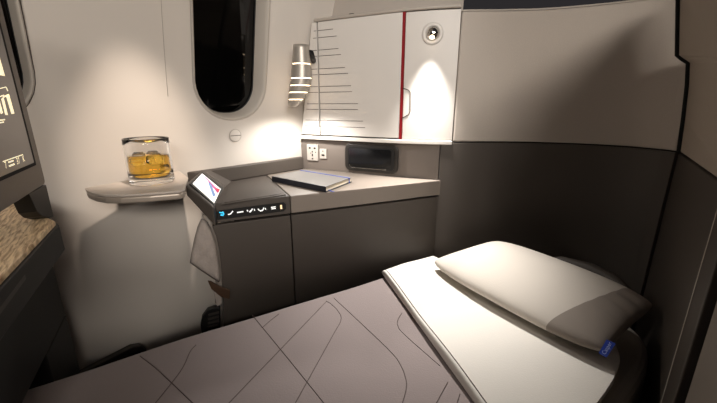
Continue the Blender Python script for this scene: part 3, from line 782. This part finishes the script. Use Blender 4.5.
# ledge
for _ in [0]:
    q = onz(55, 221, .84); kz = .25 / -(MN @ q[:2]); ZW = 1.1 - .26 * kz
lcorner = onz(55, 221, ZW)[:2]
led = thing('oak_ledge', 'oak-topped ledge on a dark pedestal below the monitor', 'side table', (*(lcorner + MD * .25 - MN * .1), 0))
lw = [lcorner, lcorner + MD * .36, lcorner + MD * .36 - MN * .5, onz(-25, 206, ZW)[:2], onz(33, 198.5, ZW)[:2], onz(46, 217, ZW)[:2]]
slab('wood_top', lw, ZW - .010, ZW, M_wood, led, bevel=.0015)
le = [p + MD * 0 for p in lw]
slab('ledge_body', [lcorner - MD * .012 + MN * .002, lcorner + MD * .36 + MN * .002, lcorner + MD * .36 - MN * .5, onz(-25, 206.5, ZW)[:2], onz(33, 199, ZW)[:2]], ZW - .075, ZW - .0105, M_ped, led, bevel=.004)
pcr = onplane(80.5, 370, (*(MN * -.345), 0), (*MN, 0))[:2]
slab('pedestal', [pcr, pcr + MD * .20, pcr + MD * .20 - MN * .10, pcr - MN * .10], 0, .4995, M_ped, led, bevel=.004)
slab('apron', [pcr, pcr + MD * .50, pcr + MD * .50 - MN * .10, pcr - MN * .10], .50, ZW - .0755, M_ped, led, bevel=.004)
ra_ = onplane(26, 276, (*(MN * -.248), 0), (*MN, 0)); rb_ = onplane(-8, 322, (*(MN * -.248), 0), (*MN, 0))
dr = rb_ - ra_
extr('handle_bar', [ra_ + bz * .006, rb_ + bz * .006, rb_ - bz * .006, ra_ - bz * .006], -mn3 * .05, M_vent, led, bevel=.002)
mt = [onM(*q, -.267) for q in ((29, 194), (46.2, 184.5), (54, 216.8), (48, 217.6), (42, 216), (37, 211.5))]
extr('mount', mt, -mn3 * .03, M_black, mon, bevel=.002)

# ================================================================== BED
BO = onz(382, 277, .45)[:2]; BB = np.array([.85, .526]); BB /= np.linalg.norm(BB); BC = np.array([BB[1], -BB[0]])
def bed(a, c_): return BO + BB * a + BC * c_
mp_ = [(-1.26, .012), (.26, .012), (.40, .12), (.52, .30), (.57, .48), (.545, .60), (.50, .675), (.44, .72), (.32, .755), (0, .785), (-1.26, .80)]
# smooth the outline
def chaikin(P, it=2):
    P = [np.array(p, float) for p in P]
    for _ in range(it):
        Q = []
        for i in range(len(P)):
            a, b_ = P[i], P[(i + 1) % len(P)]; Q += [a * .8 + b_ * .2, a * .2 + b_ * .8]
        P = Q
    return P
outl = [bed(*p) for p in chaikin(mp_)]
bedt = thing('lie_flat_bed', 'flat seat bed with pale mattress between console and aisle wall', 'bed', (*bed(-.2, .35), 0))
slab('mattress', outl, .30, .428, M_matt, bedt, bevel=.03, seg=4)
cm = np.mean(outl, axis=0)
slab('base', [cm + (p - cm) * .95 for p in outl], 0, .299, M_ped, bedt)
def fold_a(c_): return -.30 * c_ + .02 * math.sin(c_ * 4) * 0
def ed_prof(v, w_):      # 0 at an edge, 1 inside, rounded
    v = min(v, 1 - v) / w_
    return 1.0 if v >= 1 else math.sqrt(max(0, 1 - (1 - v) ** 2))
def cover(name, a0, a1, c0, c1, zb_, h, m, na, nc, parent, ea, ec, wav=None):
    V = []; Fc = []
    for side in (0, 1):
        for j in range(nc + 1):
            v = .5 - .5 * math.cos(math.pi * j / nc); c_ = c0 + (c1 - c0) * v
            for i in range(na + 1):
                u_ = .5 - .5 * math.cos(math.pi * i / na); A_, B_ = a0(c_), a1(c_); a_ = A_ + (B_ - A_) * u_
                p = bed(a_, c_)
                e_ = ed_prof(u_, ea) * ed_prof(v, ec)
                z_ = zb_ + h * .35 + (h * .65 * e_ + (wav(a_, c_) * e_ if wav else 0) if side == 0 else -h * .35 * e_)
                V.append((p[0], p[1], z_))
    W_ = na + 1; T_ = W_ * (nc + 1)
    for side in (0, 1):
        for j in range(nc):
            for i in range(na):
                q = [side * T_ + j * W_ + i, side * T_ + j * W_ + i + 1, side * T_ + (j + 1) * W_ + i + 1, side * T_ + (j + 1) * W_ + i]
                Fc.append(q if side == 0 else q[::-1])
    me = bpy.data.meshes.new(name); bm = bmesh.new(); vs = [bm.verts.new(v) for v in V]
    for f_ in Fc: bm.faces.new([vs[i] for i in f_])
    bmesh.ops.remove_doubles(bm, verts=bm.verts, dist=1e-5); bm.to_mesh(me); bm.free()
    return link(name, me, m, parent, smooth=True)
dw = lambda a, c_: .004 * math.sin(a * 7 + c_ * 3) + .003 * math.sin(c_ * 11 - a * 4) + .004 * math.sin(a * 15 + c_ * 9) * .4
DZ = .431; DH = .022
duvet = thing('duvet', 'quilted mauve-grey duvet spread over the foot of the bed', 'duvet', (*bed(-.5, .38), DZ))
cover('cover', lambda c_: -1.25, lambda c_: fold_a(c_) + .05, 0.0, .79, DZ, DH, M_duvet, 100, 60, duvet, .02, .03, dw)
def dz(p):
    a_ = (np.array(p) - BO) @ BB; c_ = (np.array(p) - BO) @ BC; return DZ + DH + dw(a_, c_)
def smooth_px(P, n=40):
    P = [np.array(p, float) for p in P]; P = [2 * P[0] - P[1]] + P + [2 * P[-1] - P[-2]]; out = []
    for i in range(1, len(P) - 2):
        for t_ in np.linspace(0, 1, 8, endpoint=False):
            p0, p1, p2, p3 = P[i - 1:i + 3]
            out.append(.5 * ((2 * p1) + (-p0 + p2) * t_ + (2 * p0 - 5 * p1 + 4 * p2 - p3) * t_ ** 2 + (-p0 + 3 * p1 - 3 * p2 + p3) * t_ ** 3))
    return out + [P[-2]]
for ln in (((222, 411), (230, 402), (278, 352), (326, 302)), ((252, 315), (258, 322), (290, 361), (323, 402), (332, 413)),
           ((326, 301), (331, 304), (338, 311), (341, 320), (332, 337), (296, 402), (290, 413)), ((262, 328), (270, 321), (279, 314)),
           ((334, 298), (338, 302), (350, 313), (390, 351), (401, 366), (406, 380), (406, 390), (402, 405)),
           ((402, 313), (398, 320), (398, 326), (405, 335), (440, 366)), ((448, 382), (437, 402), (432, 412)), ((460, 394), (456, 406)),
           ((196, 345), (190, 352), (180, 372), (150, 410)), ((140, 356), (160, 372), (200, 410))):
    pts = []
    for q in smooth_px(ln):
        z_ = DZ + DH
        for _ in range(4): z_ = dz(onz(*q, z_)[:2])
        p = onz(*q, z_); pts.append((p[0], p[1], z_ + .0002))
    tube('stitching', pts, .0011, M_stitch, duvet, n=5)

SZ, SH = .4595, .025
shn = [(0.0, .262), (.05, .262), (.12, .27), (.3, .315), (.5, .335), (.62, .325), (.68, .29), (.72, .23), (.745, .13), (.757, .0), (.78, -.12)]
def head_a(c_): return float(np.interp(c_, [q[0] for q in shn], [q[1] for q in shn]))
sw = lambda a, c_: .010 * math.exp(-((c_ - .05) / .05) ** 2 - ((a - .10) / .07) ** 2) + .004 * math.sin(a * 9 + c_ * 6) + .003 * math.sin(c_ * 14 - a * 5)
sheet = thing('turned_back_sheet', 'white turned-back bedding edge covering the bed in front of the pillow', 'bed sheet', (*bed(.05, .35), SZ))
cover('cover', lambda c_: fold_a(c_), head_a, -.004, .775, SZ, SH, M_sheet, 60, 60, sheet, .016, .045, sw)
pip = []
for c_ in np.linspace(.012, .74, 30):
    a_ = fold_a(c_) + .011; p = bed(a_, c_); e_ = ed_prof(.011 / (head_a(c_) - fold_a(c_)), .016) * ed_prof((c_ + .004) / .779, .045)
    pip.append((*p, SZ + SH * .35 + (SH * .65 + sw(a_, c_)) * e_ + .0003))
tube('piping', pip, .0014, M_stitch, sheet, n=6)

# ================================================================== PILLOW
FL = onz(425, 263, .518); FR = onz(602, 360, .518); BL = onz(499, 240, .575); BR = onz(662, 303, .575)
pil = thing('pillow', 'plump white pillow with grey end panel and blue tag against the shell', 'pillow', (*np.mean([FL, FR, BL, BR], axis=0)[:2], .49))
pn = np.cross(FR - FL, BL - FL); pn /= np.linalg.norm(pn)
if pn[2] < 0: pn = -pn
NL, NW_ = 72, 40; TH = .052
def pil_pt(l, w_, side):
    x_, y_ = 2 * l - 1, 2 * w_ - 1; sq = .075 * x_ ** 4 * y_ ** 4
    l2, w_2 = .5 + .5 * x_ * (1 - sq * .6), .5 + .5 * y_ * (1 - sq * 2.4)
    p = FL * (1 - l2) * (1 - w_2) + FR * l2 * (1 - w_2) + BL * (1 - l2) * w_2 + BR * l2 * w_2
    p_ = FL * (1 - l) * (1 - w_) + FR * l * (1 - w_) + BL * (1 - l) * w_ + BR * l * w_
    fl = (4 * l * (1 - l)); fw_ = (4 * w_ * (1 - w_))
    h = TH * (max(0, fl) ** .36) * (max(0, fw_) ** .42)
    # edges draw in between the corners
    inw = .014 * fl; p = p + (FR - FL) / np.linalg.norm(FR - FL) * (.012 * fw_ * (1 - 2 * l) ** 3) * -1 * -1
    if l > .80 and side > 0:
        h += .0075 * math.sin(w_ * 40 + l * 6) * ((l - .80) / .2) * fw_ * (1 if w_ > .35 else .3) * (max(0, fl) ** .3)
    h += .003 * math.sin(l * 9 + 2 * w_) * fw_ * fl
    return p + pn * (h if side > 0 else -h * .72)
def thr(w_): return .775 + .09 * math.sin(min(1, w_) * math.pi * .5)
for nm, sel, m_ in (('cover', lambda l, w_: l < thr(w_), M_pillow), ('end_panel', lambda l, w_: l >= thr(w_), M_pillowend)):
    V = []; Fc = []
    for side in (1, -1):
        b0 = len(V)
        for j in range(NW_ + 1):
            w_ = .5 - .5 * math.cos(math.pi * j / NW_)
            for i in range(NL + 1):
                u_ = i / NL; tt = thr(w_)
                l = (tt * (1 - math.cos(math.pi * u_ / 2)) if nm == 'cover' else tt + (1 - tt) * math.sin(math.pi * u_ / 2))
                V.append(pil_pt(l, w_, side))
        for j in range(NW_):
            for i in range(NL): Fc.append([b0 + j * (NL + 1) + i, b0 + j * (NL + 1) + i + 1, b0 + (j + 1) * (NL + 1) + i + 1, b0 + (j + 1) * (NL + 1) + i])
    me = bpy.data.meshes.new(nm); bm = bmesh.new(); vs = [bm.verts.new(v.tolist()) for v in V]
    for f_ in Fc: bm.faces.new([vs[i] for i in f_])
    bmesh.ops.remove_doubles(bm, verts=bm.verts, dist=1e-5); bm.to_mesh(me); bm.free()
    link(nm, me, m_, pil, smooth=True)
# blue tag at the front corner seam
tg0 = pil_pt(.985, .02, 1)
tpl = lambda x, y: onplane(x, y, FR + np.array([.005, 0, .0]), (ray(607, 348) * -1 + np.array([.1, 0, .6])))
tgp = [tpl(*q) for q in ((606.6, 339.5), (615.8, 343.5), (606.6, 357.5), (598.6, 353))]
tn = np.cross(tgp[1] - tgp[0], tgp[3] - tgp[0]); tn /= np.linalg.norm(tn)
if tn @ (CAM - tgp[0]) < 0: tn = -tn
tgo = extr('tag', tgp, -tn * .001, M_blue, pil, label='small blue woven tag')
ty = tgp[0] - tgp[3]; tl = np.linalg.norm(ty); ex = ty / tl; ey = (tgp[0] - tgp[1]); ey -= ex * (ey @ ex); tw = np.linalg.norm(ey); ey /= tw
text_mesh('lettering', 'Casper', np.mean(tgp, axis=0) + tn * .0008, ex, ey, tl * .30, M_bluel, tgo)

# dark padded headrest behind the pillow
hp_ = [onz(540, 262, .555), onz(560, 263, .56), onz(590, 272, .565), onz(616, 285, .565), onz(636, 301, .56)]
hp_ = [p + np.array([.022, .03, -.005]) for p in hp_]
hr = tube('headrest_cushion', hp_, [.004, .016, .022, .020, .006], M_shelldark, n=12)
tag(hr, 'dark grey padded headrest roll tucked behind the pillow', 'headrest')
